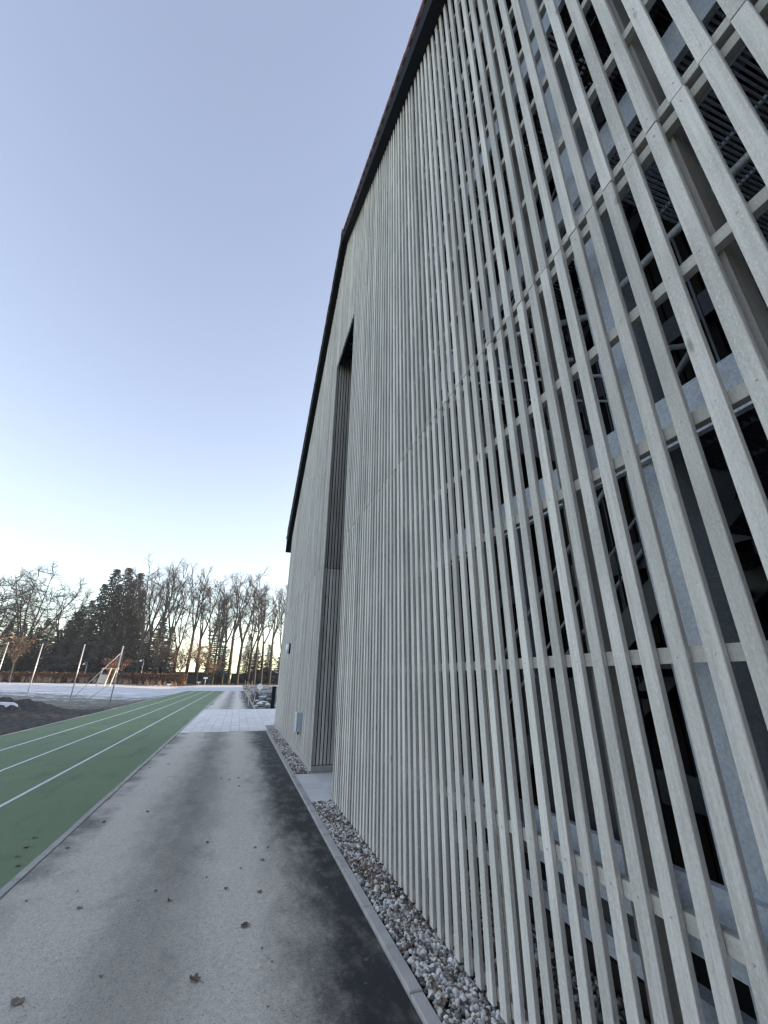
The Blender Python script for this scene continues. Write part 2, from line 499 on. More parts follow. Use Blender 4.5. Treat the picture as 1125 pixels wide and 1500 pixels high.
pav = MB().box(-1.606, 6.0, 16.65, 28.25, -0.14, -0.012).build('pavement', M['joint'])
tag(pav, 'pale concrete paving crossing the asphalt path', kind='structure')
pw, pl = 0.317, 0.60
pv = MB().bbox(0, pw - 0.008, 0, pl - 0.010, -0.06, 0.006, 0.004).mesh('paver', M['paver'])
nrow = int(11.55 / pl)
for r in range(nrow):
    for cidx in range(14):
        x = -1.60 + cidx * pw
        y = 16.66 + r * (11.58 / nrow)
        if x + pw > 1.545 and y < 17.95: continue
        o = link('paver', pv, pav, (x, y, rnd.uniform(-.002, .002)))
        o.scale = (1, (11.58 / nrow) / pl, 1)
o = MB().bbox(2.845, 5.99, 17.97, 28.24, -0.06, 0.005, 0.004).build('paver_field', M['paver'], pav)

# entrance paving before the recess
pav2 = MB().box(1.244, 3.6, 7.12, 9.08, -0.14, -0.008).build('pavement', M['joint'])
tag(pav2, 'pale slab threshold paving at the wall recess', kind='structure')
for xa, xb in ((1.247, 1.60), (1.606, 2.1), (2.106, 2.6), (2.606, 3.1)):
    for r in range(5):
        y = 7.13 + r * 0.389
        MB().bbox(xa, xb, y, y + 0.383, -0.06, 0.022 + rnd.uniform(-.002, .002), 0.003).build('paver', M['paver'], pav2)

# ------------------------------------------------------------------ gravel
def ico(sub):
    t = (1 + 5 ** 0.5) / 2
    v = [(-1, t, 0), (1, t, 0), (-1, -t, 0), (1, -t, 0), (0, -1, t), (0, 1, t), (0, -1, -t), (0, 1, -t), (t, 0, -1), (t, 0, 1), (-t, 0, -1), (-t, 0, 1)]
    f = [(0, 11, 5), (0, 5, 1), (0, 1, 7), (0, 7, 10), (0, 10, 11), (1, 5, 9), (5, 11, 4), (11, 10, 2), (10, 7, 6), (7, 1, 8), (3, 9, 4), (3, 4, 2), (3, 2, 6), (3, 6, 8), (3, 8, 9), (4, 9, 5), (2, 4, 11), (6, 2, 10), (8, 6, 7), (9, 8, 1)]
    v = [np.array(p) / np.linalg.norm(p) for p in v]
    for _ in range(sub):
        cache, nf = {}, []
        def mid(a, b):
            k = (min(a, b), max(a, b))
            if k not in cache:
                p = v[a] + v[b]; v.append(p / np.linalg.norm(p)); cache[k] = len(v) - 1
            return cache[k]
        for a, b, c in f:
            x, y, z = mid(a, b), mid(b, c), mid(c, a)
            nf += [(a, x, z), (b, y, x), (c, z, y), (x, y, z)]
        f = nf
    return np.array(v), np.array(f)
def pebbles(name, n, xr, yr, z0, sub, rr, seed, label):
    g = np.random.default_rng(seed)
    BV, BF = ico(sub)
    nv = len(BV)
    c = np.stack([g.uniform(*xr, n), g.uniform(*yr, n), z0 + g.uniform(-0.012, 0.014, n)], 1)
    rad = g.uniform(rr[0], rr[1], n) * (1 + 0.5 * (g.random(n) > 0.9))
    S = np.stack([g.uniform(0.85, 1.35, n), g.uniform(0.7, 1.0, n), g.uniform(0.5, 0.75, n)], 1) * rad[:, None]
    # lumpy shape per pebble
    ph = g.uniform(0, 6.28, (n, 3))
    lump = 1 + 0.13 * np.sin(BV[None, :, 0] * 2.3 + ph[:, :1]) + 0.11 * np.sin(BV[None, :, 1] * 2.9 + ph[:, 1:2]) + 0.08 * np.sin(BV[None, :, 2] * 3.1 + ph[:, 2:3])
    P = BV[None] * lump[..., None] * S[:, None]
    q = g.normal(size=(n, 4)) * np.array([1, .35, .35, 1.2]); q /= np.linalg.norm(q, axis=1)[:, None]
    w, x, y, z = q.T
    Rm = np.stack([1 - 2 * (y * y + z * z), 2 * (x * y - z * w), 2 * (x * z + y * w), 2 * (x * y + z * w), 1 - 2 * (x * x + z * z), 2 * (y * z - x * w), 2 * (x * z - y * w), 2 * (y * z + x * w), 1 - 2 * (x * x + y * y)], 1).reshape(n, 3, 3)
    P = np.einsum('nij,nvj->nvi', Rm, P) + c[:, None]
    k = g.random(n)
    pal = np.array([(0.72, 0.69, 0.64), (0.40, 0.385, 0.36), (0.20, 0.19, 0.18), (0.86, 0.83, 0.78), (0.30, 0.21, 0.15), (0.09, 0.082, 0.075), (0.50, 0.43, 0.35), (0.20, 0.125, 0.085)])
    # brown drifts: litter collects in places along the strip
    drift = 0.5 + 0.5 * np.sin(c[:, 1] * 2.6 + 1.2 * np.sin(c[:, 1] * 1.1) + c[:, 0] * 7)
    pw_ = np.array([.25, .17, .15, .18, .06, .10, .05, .04])
    idx = np.searchsorted(np.cumsum(pw_), k * 0.9999)
    br = (g.random(n) < 0.5 * (drift > 0.80)) 
    idx = np.where(br, g.choice([4, 7, 5], n), np.minimum(idx, 7))
    colr = pal[idx] * g.uniform(0.85, 1.12, n)[:, None]
    V = P.reshape(-1, 3)
    F = (BF[None] + (np.arange(n) * nv)[:, None, None]).reshape(-1, 3)
    o = link(name, np_mesh(name, V, F, M['pebble'], True, np.repeat(colr, nv, 0)))
    return tag(o, label, 'gravel', kind='stuff')
gb = MB().box(1.244, 2.35, -2.5, 7.115, -0.15, -0.008)
gb.box(1.244, 1.60, 9.085, 16.64, -0.15, -0.008)
gb = gb.build('gravel_bed', M['pebble_bed']); tag(gb, 'dark earth bed under the gravel', kind='structure')
pebbles('gravel', 4700, (1.26, 1.58), (1.2, 4.6), 0.014, 2, (0.009, 0.018), 1, 'mixed white and brown pebble gravel under the near slats')
pebbles('gravel', 4200, (1.255, 1.58), (4.6, 7.09), 0.013, 1, (0.010, 0.018), 2, 'mixed white and brown pebble gravel before the recess paving')
pebbles('gravel', 6500, (1.255, 1.545), (9.10, 16.62), 0.012, 1, (0.013, 0.022), 3, 'pale pebble gravel along the far wall base')
pebbles('gravel', 6000, (1.58, 2.30), (0.3, 5.2), 0.010, 1, (0.012, 0.022), 4, 'shaded pebble gravel behind the timber slats')
pebbles('gravel', 1500, (1.26, 2.0), (-1.5, 1.2), 0.012, 1, (0.013, 0.022), 5, 'mixed pebble gravel beside the building corner')

# ------------------------------------------------------------------ building
FX = 1.535                      # front face of the slats
Y_NEAR, Y_FAR, Y_RDG = -1.0, 17.87, 8.58
SW, SD, PITCH = 0.062, 0.027, 0.13
def zb(y):                      # line where the roof soffit meets the wall
    return 14.20 - (0.615 * (Y_RDG - y) if y < Y_RDG else 0.70 * (y - Y_RDG))
def zt(y):                      # top of the verge
    return 14.62 - (0.59 * (Y_RDG - y) if y < Y_RDG else 0.655 * (y - Y_RDG))
bld = thing('slatted_building', 'tall gabled building clad in pale grey vertical timber slats', 'building', (FX, Y_RDG, 0))
BO = Vector((-FX, -Y_RDG, 0))
def bpart(name, mb, mat, parent=None, smooth=False):
    """part given in world coordinates, parented to the building"""
    o = mb.build(name, mat, parent or bld, smooth)
    if parent is None: o.location = BO
    return o
def bcopy(name, me, loc, scale=(1, 1, 1)):
    o = link(name, me, bld, Vector(loc) + BO)
    o.scale = scale
    return o

def prism(w, d, c):
    """vertical batten of unit height, chamfered edges; front face at x=0"""
    b = MB()
    ring = [(0, -w / 2 + c), (0, w / 2 - c), (c, w / 2), (d - c, w / 2), (d, w / 2 - c), (d, -w / 2 + c), (d - c, -w / 2), (c, -w / 2)]
    for z in (0, 1):
        b.v += [(x, y, z) for x, y in ring]
    n = 8
    b.f.append(tuple(range(n))); b.f.append(tuple(n + i for i in reversed(range(n))))
    for i in range(n):
        j = (i + 1) % n
        b.f.append((j, i, n + i, n + j))
    return b
slat_me = [prism(SW * s, SD, c).mesh('slat', M['slat']) for s, c in ((1.0, 0.0022), (0.98, 0.003), (1.02, 0.002))]
def slat(y, z0, z1):
    o = bcopy('slat', rnd.choice(slat_me), (FX + rnd.uniform(-.0012, .0015), y + rnd.uniform(-.003, .003), z0), (1, 1, z1 - z0))
    o.rotation_euler = (rnd.uniform(-.0009, .0009), rnd.uniform(-.0003, .0003), rnd.uniform(-.03, .03))
ZJ = 4.12
OPEN_T = 9.74
for k in range(-14, 131):
    y = 0.957 - SW / 2 + PITCH * k
    top = zb(y) + 0.03
    jz = ZJ + rnd.uniform(-.002, .002)
    if 48 <= k <= 62:
        slat(y, OPEN_T + rnd.uniform(-.01, .01), top)
        continue
    slat(y, (0.05 if k < 48 else 0.15), jz - 0.004)
    slat(y, jz + 0.004, top)

# rails behind the slats, one length per bay
RZ = [0.40 - 0.30, 0.92, 1.775, 2.635, 3.29, 4.065, 4.185, 4.95, 5.71, 6.47, 7.23, 7.99, 8.75, 9.51, 10.27, 11.03, 11.79, 12.55, 13.3]
RX0, RX1, RH = FX + SD + 0.002, FX + SD + 0.042, 0.058
for z in RZ:
    lo, hi = Y_NEAR + 0.02, 7.07
    if z + 0.1 > zb(lo): lo = Y_RDG - (14.20 - z - 0.1) / 0.615
    lo = max(lo, Y_NEAR + 0.02)
    if hi - lo > 0.3:
        bpart('rail', MB().box(RX0, RX1, lo, hi, z - RH / 2, z + RH / 2), M['rail'])
for z in (10.3, 11.2, 12.2):
    bpart('rail', MB().box(RX0, RX1, 7.075, 9.08, z - RH / 2, z + RH / 2), M['rail'])
# upright posts behind the rails
PX0, PX1 = RX1 + 0.003, RX1 + 0.115
for i in range(-1, 7):
    y = 0.68 + 0.965 * i
    bpart('timber_post', MB().box(PX0, PX1, y - 0.047, y + 0.047, 0.0, zb(y) + 0.05), M['post'])
bpart('timber_post', MB().box(PX0, PX1, 6.975, 7.068, 0.0, zb(7.0) + 0.05), M['post'])
# screw heads on the nearer slats: far too small to pick apart
sb = MB()
for k in range(-4, 40):
    y = 0.957 - SW / 2 + PITCH * k
    for z in RZ[1:9]:
        if abs(z - 4.125) < 0.1: zz = z + (0.012 if z > 4.12 else -0.012)
        else: zz = z + rnd.uniform(-.012, .012)
        yy = y + rnd.uniform(-.008, .008)
        sb.tube([(FX - 0.0022, yy, zz), (FX + 0.004, yy, zz)], 0.0042, 6)
screws = bpart('screw_heads', sb, M['pole']); screws['kind'] = 'stuff'

# far wing: wall behind the slats, plinth
fw = MB().poly_x([(9.135, 0.14), (Y_FAR - 0.03, 0.14), (Y_FAR - 0.03, zb(Y_FAR - 0.03) + 0.08), (9.135, zb(9.135) + 0.08)], FX + SD + 0.003, 12.0)
bpart('wall', fw, M['black'])
bpart('plinth', MB().box(FX + 0.012, 11.9, 9.10, Y_FAR - 0.01, -0.2, 0.137), M['concrete'])
# corner battens closing the far end
cb = bpart('corner_batten', prism(0.05, 0.05, 0.004), M['slat'])
cb.location = Vector((FX, Y_FAR + 0.022, 0.15)) + BO
cb.scale = (1, 1, zb(Y_FAR) - 0.1)

# recess: boarded reveal facing the path
rv_me = MB()
ring = [(-0.025, 0.003), (-0.022, 0), (0.022, 0), (0.025, 0.003), (0.025, 0.022), (-0.025, 0.022)]
for z in (0, 1): rv_me.v += [(x, y, z) for x, y in ring]
rv_me.f += [tuple(reversed(range(6))), tuple(6 + i for i in range(6))] + [(i, (i + 1) % 6, 6 + (i + 1) % 6, 6 + i) for i in range(6)]
rv_low = rv_me.mesh('reveal_board', M['slat'])
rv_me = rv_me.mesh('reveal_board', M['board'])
for i in range(26):
    x = FX + 0.062 + i * 0.071
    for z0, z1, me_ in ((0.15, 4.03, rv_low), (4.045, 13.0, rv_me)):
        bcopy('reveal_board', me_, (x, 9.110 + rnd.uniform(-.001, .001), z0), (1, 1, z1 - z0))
bpart('corner_batten', MB().box(FX + 0.001, FX + 0.030, 9.088, 9.134, 0.15, 13.2), M['slat'])
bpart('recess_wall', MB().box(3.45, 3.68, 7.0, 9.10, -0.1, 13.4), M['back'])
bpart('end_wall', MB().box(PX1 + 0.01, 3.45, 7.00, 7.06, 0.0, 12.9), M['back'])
bpart('flashing', MB().box(FX + 0.06, FX + 0.085, 7.078, 7.135, 3.2, 4.15), M['steel'])
# struts in the head of the recess
for y in (7.5, 8.2, 8.85):
    bpart('strut', MB().beam((RX1 + 0.05, y, 9.9), (3.4, y, 11.6), 0.09, 0.16), M['wall_dark'])
bpart('recess_ceiling', MB().box(RX1 + 0.15, 3.44, 7.075, 9.10, 11.9, 12.0), M['black'])
bpart('recess_lining', MB().box(RX1 + 0.005, RX1 + 0.03, 7.075, 9.10, 9.86, 13.6), M['black'])

# stair tower behind the near slats: dark boarded back wall with open joints
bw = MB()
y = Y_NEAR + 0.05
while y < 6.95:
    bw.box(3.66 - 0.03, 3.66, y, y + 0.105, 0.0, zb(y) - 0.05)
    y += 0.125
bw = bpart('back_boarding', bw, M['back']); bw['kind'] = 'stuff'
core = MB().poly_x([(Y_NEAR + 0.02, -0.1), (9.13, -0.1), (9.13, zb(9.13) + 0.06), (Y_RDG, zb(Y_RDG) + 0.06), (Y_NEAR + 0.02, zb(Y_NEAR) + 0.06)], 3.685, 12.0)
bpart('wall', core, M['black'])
bpart('end_wall', MB().box(FX + SD + 0.05, 3.66, Y_NEAR - 0.08, Y_NEAR + 0.015, -0.1, zb(Y_NEAR) + 0.05), M['back'])
bpart('floor_slab', MB().box(2.36, 3.66, Y_NEAR + 0.02, 6.99, -0.1, 0.12), M['pebble_bed'])

# roof
for s in (0, 1):
    ya, yb_ = (Y_NEAR - 0.75, Y_RDG) if s == 0 else (Y_RDG, 18.74)
    e = 0.0 if s == 0 else 0.0
    fas = MB().poly_x([(ya, zb(ya)), (yb_, zb(yb_)), (yb_, zt(yb_) - 0.13), (ya, zt(ya) - 0.13)], 1.362, 1.385)
    bpart('fascia', fas, M['dark_metal'])
    sof = MB().poly_x([(ya, zb(ya) + 0.002), (yb_, zb(yb_) + 0.002), (yb_, zb(yb_) + 0.03), (ya, zb(ya) + 0.03)], 1.386, 1.62)
    bpart('soffit', sof, M['dark_metal'])
    dr = MB().poly_x([(ya, zt(ya) - 0.145), (yb_, zt(yb_) - 0.145), (yb_, zt(yb_) - 0.118), (ya, zt(ya) - 0.118)], 1.345, 1.361)
    bpart('drip_edge', dr, M['drip'])
    rf = MB().poly_x([(ya, zb(ya) + 0.05), (yb_, zb(yb_) + 0.05), (yb_, zt(yb_) - 0.10), (ya, zt(ya) - 0.10)], 1.39, 12.4)
    roof = bpart('roof', rf, M['roof_dark'])
    # verge tiles, each with its hanging side lip
    sl = (zt(yb_) - zt(ya)) / (yb_ - ya)
    ang = math.atan(sl)
    L = math.hypot(yb_ - ya, zt(yb_) - zt(ya))
    tl = 0.34
    t_me = MB()
    t_me.box(0.0, 0.26, 0, tl + 0.05, -0.012, 0.014)
    t_me.box(-0.022, -0.001, 0, tl + 0.05, -0.10, 0.016)
    t_me.v = [(x, y_, z + (0.028 if (y_ < 0.1) == (s == 0) else 0.0)) for x, y_, z in t_me.v]
    t_me = t_me.mesh('verge_tile', M['tile'])
    for i in range(int(L / tl)):
        d = i * tl
        yy, zz = ya + d * math.cos(ang), zt(ya) + d * math.sin(ang) - 0.04
        o = link('verge_tile', t_me, roof, (1.36, yy, zz))
        o.rotation_euler = (ang + rnd.uniform(-.004, .004), 0, rnd.uniform(-.01, .01))
bpart('ridge_cap', MB().tube([(1.33, Y_RDG, 14.60), (12.4, Y_RDG, 14.60)], 0.11, 8), M['tile'])
gut = bpart('gutter', MB().tube([(1.34, 18.80, zt(18.74) - 0.14), (12.3, 18.80, zt(18.74) - 0.14)], 0.07, 8), M['dark_metal'], smooth=True)

# ------------------------------------------------------------------ steel escape stair behind the slats
st = thing('steel_staircase', 'galvanised steel escape staircase half hidden behind the timber slats', 'staircase', (2.6, 2.4, 0.12))
SO = Vector((-2.6, -2.4, -0.12))
def spart(name, mb, mat=None, parent=None, smooth=False):
    o = mb.build(name, mat or M['steel'], parent or st, smooth)
    if parent is None: o.location = SO
    return o
for y in (1.237, 4.35):
    for x in (1.80, 3.30):
        b = MB().box(x, x + 0.20, y, y + 0.19, 0.0, 10.3 if y < 2 else 11.6)
        spart('column', b)
LV = [0.90, 2.84, 4.84, 6.82, 8.8]
for z in LV:
    spart('edge_beam', MB().box(1.755, 1.792, -0.6, 5.6, z - 0.16, z + 0.09))
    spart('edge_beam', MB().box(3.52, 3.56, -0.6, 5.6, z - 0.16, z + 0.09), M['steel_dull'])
def grating(x0, x1, y0, y1, z, step=0.034):
    b = MB()
    y = y0
    while y < y1:
        b.box(x0, x1, y, y + 0.008, z - 0.030, z)
        y += step
    for x in np.arange(x0, x1 + 0.01, (x1 - x0) / 5):
        b.box(x - 0.006, x + 0.006, y0, y1, z - 0.034, z - 0.006)
    return b
for i, z in enumerate(LV):
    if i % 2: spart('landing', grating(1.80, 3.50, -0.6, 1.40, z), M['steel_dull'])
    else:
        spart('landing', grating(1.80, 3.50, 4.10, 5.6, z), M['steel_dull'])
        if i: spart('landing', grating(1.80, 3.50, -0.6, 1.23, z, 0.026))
tread = grating(0, 0.78, 0, 0.27, 0.0, 0.038)
tread.box(0, 0.78, -0.004, 0.0, -0.06, 0.002)
tread_me = tread.mesh('tread', M['steel_dull'])
NT = 10
for i in range(4):
    z0, z1 = LV[i], LV[i + 1]
    ya, yb_ = (4.10, 1.40) if i % 2 == 0 else (1.40, 4.10)
    x0 = 2.70 if i % 2 == 0 else 1.88
    for k in range(1, NT + 1):
        f = k / (NT + 1)
        o = link('tread', tread_me, st, Vector((x0, ya + (yb_ - ya) * f - 0.13, z0 + (z1 - z0) * f)) + SO)
    for x in (x0 - 0.012, x0 + 0.792):
        spart('stringer', MB().beam((x, ya, z0 - 0.07), (x, yb_, z1 - 0.07), 0.012, 0.20), M['steel_dull'])
        spart('handrail', MB().tube([(x, ya, z0 + 0.98), (x, yb_, z1 + 0.98)], 0.021, 8), smooth=True)
        spart('handrail', MB().tube([(x, ya, z0 + 0.50), (x, yb_, z1 + 0.50)], 0.012, 6), smooth=True)
        for k in range(0, 12):
            f = k / 11
            yy, zz = ya + (yb_ - ya) * f, z0 + (z1 - z0) * f
            spart('baluster', MB().tube([(x, yy, zz), (x, yy, zz + 0.98)], 0.008, 5), M['steel_dull'])
for i, z in enumerate(LV):
    ya, yb_ = ((-0.55, 1.38) if i % 2 else (4.12, 5.55))
    for x in (1.86, 3.48):
        spart('handrail', MB().tube([(x, ya, z + 1.0), (x, yb_, z + 1.0)], 0.021, 8), smooth=True)
        for k in range(9):
            yy = ya + (yb_ - ya) * k / 8
            spart('baluster', MB().tube([(x, yy, z), (x, yy, z + 1.0)], 0.008, 5), M['steel_dull'])
spart('kick_plate', MB().box(1.93, 1.945, 1.75, 2.55, 0.55, 1.70), M['steel_dull'])
spart('base_angle', MB().box(1.84, 1.92, 1.5, 4.2, 0.48, 0.56))

# ------------------------------------------------------------------ fittings on the far wall
lamp = thing('wall_lamp', 'round white bulkhead lamp with dark rim on the slatted wall', 'lamp', (FX - 0.002, 14.61, 2.62))
MB().tube([(0, 0, 0), (-0.045, 0, 0)], 0.165, 20).build('lamp_housing', M['dark_metal'], lamp)
dome = MB().tube([(-0.046, 0, 0), (-0.09, 0, 0), (-0.13, 0, 0), (-0.15, 0, 0)], [0.158, 0.152, 0.115, 0.04], 20)
dome.build('lamp_shade', M['lamp_white'], lamp, True)
box = thing('wall_box', 'galvanised electrical box mounted low on the slatted wall', 'electrical box', (FX - 0.002, 10.80, 0.56))
MB().box(-0.11, 0, -0.14, 0.14, 0, 0.40).build('body', M['steel'], box)
MB().box(-0.124, -0.1105, -0.15, 0.15, -0.006, 0.406).build('lid', M['steel'], box)
for z in (0.08, 0.20, 0.32):
    MB().box(-0.134, -0.1245, 0.08, 0.12, z - 0.02, z + 0.02).build('latch', M['lamp_white'], box)
MB().tube([(-0.05, 0, 0), (-0.05, 0, -0.07)], 0.018, 8).build('cable_gland', M['dark_metal'], box)

# ------------------------------------------------------------------ soil heap and rim beside the track
def lumps(x, y, s):
    return (np.sin(x * 1.7 * s + 2.1 * np.sin(y * 0.9 * s)) + np.sin(y * 2.3 * s + 1.7 * np.sin(x * 1.3 * s)) + 0.6 * np.sin(x * 4.1 * s + y * 3.3 * s) + 0.4 * np.sin(x * 7.9 * s - y * 6.1 * s)) / 3
def heap_z(x, y):
    h = 0.80 * np.exp(-((x + 10.4) / 1.75) ** 2 - ((y - 26.5) / 2.6) ** 2) + 0.9 * np.exp(-((x + 13.2) / 1.5) ** 2 - ((y - 25.5) / 2.8) ** 2) + 0.22 * np.exp(-((x + 9.2) / 2.0) ** 2 - ((y - 23.0) / 6.0) ** 2)
    return fz(x, y) + h * (1 + 0.30 * lumps(x, y, 1.6)) + 0.06 * lumps(x, y, 3.1) + 0.025 * lumps(y, x, 7.3) + 0.03
hx, hy = np.linspace(-18.5, -6.62, 120), np.linspace(10.5, 34.0, 130)
HX, HY = np.meshgrid(hx, hy)
HZ = heap_z(HX, HY)
edge_f = np.minimum(np.minimum(sstep(-18.5, -16.5, HX), 1 - sstep(-6.9, -6.62, HX)), np.minimum(sstep(10.5, 12, HY), 1 - sstep(30, 34.0, HY)))
HZ = fz(HX, HY) - 0.05 + (HZ - fz(HX, HY) + 0.05) * edge_f
I = (np.arange(129)[:, None] * 120 + np.arange(119)[None, :]).ravel()
heap = link('soil_heap', np_mesh('soil_heap', np.stack([HX, HY, HZ], -1).reshape(-1, 3), np.stack([I, I + 1, I + 121, I + 120], 1), M['earth'], True))
tag(heap, 'lumpy dark brown soil heap capped with snow beside the green track', 'soil heap')
def patch(cx, cy, rx, ry, seed):
    g = np.random.default_rng(seed); b = MB()
    b.v.append((cx, cy, float(heap_z(cx, cy)) + 0.05))
    n, RG = 36, 8
    for ring_ in range(1, RG + 1):
        s = ring_ / RG
        for i in range(n):
            a = 2 * math.pi * i / n
            r = s * (1 + 0.16 * math.sin(3 * a + seed) + 0.1 * math.sin(7 * a + 2 * seed))
            x, y = cx + rx * r * math.cos(a), cy + ry * r * math.sin(a)
            b.v.append((x, y, float(heap_z(x, y)) + (0.05 if ring_ < RG - 1 else 0.035 if ring_ < RG else -0.03)))
    for i in range(n):
        j = (i + 1) % n
        b.f.append((0, 1 + i, 1 + j))
        for r in range(RG - 1):
            b.f.append((1 + r * n + i, 1 + (r + 1) * n + i, 1 + (r + 1) * n + j, 1 + r * n + j))
    b.build('snow_patch', M['snow'], heap, True)
patch(-10.0, 25.3, 0.42, 0.5, 1); patch(-11.9, 24.6, 0.6, 0.8, 2)

# ------------------------------------------------------------------ net posts on the field
PT = [(-22.7, 53.7), (-18.85, 51.3), (-14.0, 47.1), (-10.1, 44.0)]
for i, (x, y) in enumerate(PT):
    z = float(fz(x, y))
    last = i == 3
    p = thing('net_post', 'round grey steel net post with two slanting braces' if last else 'slender round grey steel net post standing in snow', 'post', (x, y, z - 0.05), None if last else 'plain net posts in the snowy field')
    MB().tube([(0, 0, 0), (0, 0, 4.62)], 0.052 if last else 0.048, 10).build('pole', M['pole'], p, True)
    MB().tube([(0, 0, 4.625), (0, 0, 4.665)], 0.058, 10).build('cap', M['pole'], p, True)
    if last:
        for zz, fx, fy in ((4.15, -2.75, -1.3), (1.85, -1.75, -1.0)):
            MB().tube([(0, 0, zz), (fx, fy, float(fz(x + fx, y + fy)) - z)], 0.030, 8).build('brace', M['pole'], p, True)

# ------------------------------------------------------------------ trees
def grow(b, p, d, length, r0, r1, nseg, sides, wob, up, g):
    pts, rad = [p.copy()], [r0]
    q, dd = p.copy(), d.normalized()
    for i in range(nseg):
        dd = (dd + Vector((g.uniform(-wob, wob), g.uniform(-wob, wob), g.uniform(-wob, wob) + up))).normalized()
        q = q + dd * (length / nseg)
        pts.append(q.copy()); rad.append(r0 + (r1 - r0) * (i + 1) / nseg)
    b.tube(pts, rad, sides, False)
    return pts, rad, dd
def side_dir(d, ang, g):
    a = d.cross(Vector((g.uniform(-1, 1), g.uniform(-1, 1), g.uniform(-1, 1))))
    a = a.normalized() if a.length > 1e-3 else Vector((1, 0, 0))
    return (d * math.cos(ang) + a * math.sin(ang)).normalized()
def bare_tree(seed, H, spread, fork, leaders, dens=1.0):
    g = random.Random(seed)
    tr, cr = MB(), MB()
    pts, rad, d = grow(tr, Vector((0, 0, -0.3)), Vector((g.uniform(-.04, .04), g.uniform(-.04, .04), 1)), H * fork, H * 0.0165, H * 0.0105, 7, 8, 0.03, 0.10, g)
    def twigs(pts, length, lvl):
        n = max(2, int((10, 6, 4)[lvl] * dens))
        for k in range(n):
            f = (0.18, 0.15, 0.1)[lvl] + (0.82, 0.85, 0.9)[lvl] * (k + g.random()) / n
            j = min(int(f * (len(pts) - 1)), len(pts) - 2)
            p = pts[j].lerp(pts[j + 1], min(f * (len(pts) - 1) - j, 1))
            dd = (pts[j + 1] - pts[j]).normalized()
            nd = side_dir(dd, g.uniform(0.5, 1.15) * spread, g)
            nd.z = max(nd.z, 0.0)
            L = length * (1.1 - 0.55 * f) * g.uniform(0.55, 1.0)
            if lvl == 2:
                grow(cr, p, nd, max(L, 0.5), 0.020, 0.012, 2, 3, 0.25, 0.03, g)
            else:
                r = (0.085, 0.040)[lvl] * H / 24
                q, _, _ = grow(cr, p, nd, L, r, (0.03, 0.018)[lvl], (5, 4)[lvl], (4, 3)[lvl], 0.20, (0.06, 0.03)[lvl], g)
                twigs(q, (2.5, 1.2)[lvl] * H / 24, lvl + 1)
    for k in range(leaders):
        a = 2 * math.pi * (k + g.uniform(-.2, .2)) / leaders
        tilt = g.uniform(0.18, 0.52) * spread
        dd = Vector((math.cos(a) * tilt, math.sin(a) * tilt, 1)).normalized()
        L = H * (1 - fork) * g.uniform(0.80, 1.0)
        q, _, _ = grow(cr, pts[-1] - Vector((0, 0, 0.2)), dd, L, H * 0.0085, 0.03, 9, 6, 0.085, 0.075, g)
        twigs(q, 5.2 * H / 24, 0)
    for k in range(3):
        p = pts[g.randint(3, 6)]
        q, _, _ = grow(cr, p, side_dir(Vector((0, 0, 1)), g.uniform(.6, 1.1), g), H * 0.14, 0.07, 0.03, 4, 4, 0.15, 0.08, g)
        twigs(q, 2.2, 1)
    return tr.mesh('trunk', M['bark'], True), cr.mesh('crown', M['twig'])
def conifer(seed, H, base_r, z_lo=0.06, dens=1.0):
    g = random.Random(seed)
    tr, cr = MB(), MB()
    tr.tube([(0, 0, -0.3), (0, 0, H * 0.5), (0, 0, H * 0.985)], [H * 0.014, H * 0.009, 0.03], 7, False)
    z = H * z_lo
    while z < H * 0.985:
        f = 1 - z / H
        R = base_r * min(1.0, (f ** 0.95) * 1.25) * (0.88 + 0.22 * math.sin(z * 0.9 + seed) * math.sin(z * 2.3)) + 0.25
        nb = max(4, int((7 + 4 * f) * dens))
        a0 = g.uniform(0, 6.28)
        for k in range(nb):
            a = a0 + 6.283 * k / nb + g.uniform(-.3, .3)
            L = R * g.choice((0.45, 0.7, 0.85, 1.0, 1.0, 1.3)) * g.uniform(0.85, 1.15)
            ca, sa = math.cos(a), math.sin(a)
            n = max(2, int(L / 0.42))
            droop = g.uniform(0.10, 0.42)
            pr = None
            for i in range(n + 1):
                t = i / n
                r = L * t
                zz = z + 0.25 * L * t - droop * L * t * t * 1.6 + (0.18 * L * t ** 3)
                c = Vector((ca * r, sa * r, zz + g.uniform(-.06, .06)))
                if i == 0: continue
                w = (0.28 + 0.42 * (1 - t)) * g.uniform(0.6, 1.4)
                # a ragged spray of needles on both sides and hanging below
                for s in (-1, 1):
                    b = len(cr.v)
                    tip = c + Vector((-sa * s * w + ca * 0.32, ca * s * w + sa * 0.32, -g.uniform(0.05, 0.34)))
                    cr.v += [tuple(c + Vector((ca * 0.30, sa * 0.30, 0.03))), tuple(c - Vector((ca * 0.30, sa * 0.30, -0.05))), tuple(tip)]
                    cr.f.append((b, b + 1, b + 2))
                if g.random() < 0.7:
                    b = len(cr.v)
                    cr.v += [tuple(c + Vector((ca * 0.22, sa * 0.22, 0.05))), tuple(c - Vector((ca * 0.26, sa * 0.26, 0))), tuple(c + Vector((g.uniform(-.1, .1), g.uniform(-.1, .1), -g.uniform(0.25, 0.6))))]
                    cr.f.append((b, b + 1, b + 2))
        z += 0.36 + 0.22 * f
    return tr.mesh('trunk', M['bark'], True), cr.mesh('crown', M['needle'])
def plant_tree(me, name, label, cat, x, y, s, group, rz=None, sz=None):
    t = thing(name, label, cat, (x, y, float(fz(x, y)) - 0.05), group, rnd.uniform(0, 6.28) if rz is None else rz)
    t.scale = (s, s, s * (sz or 1))
    link('trunk', me[0], t); link('crown', me[1], t)
    return t
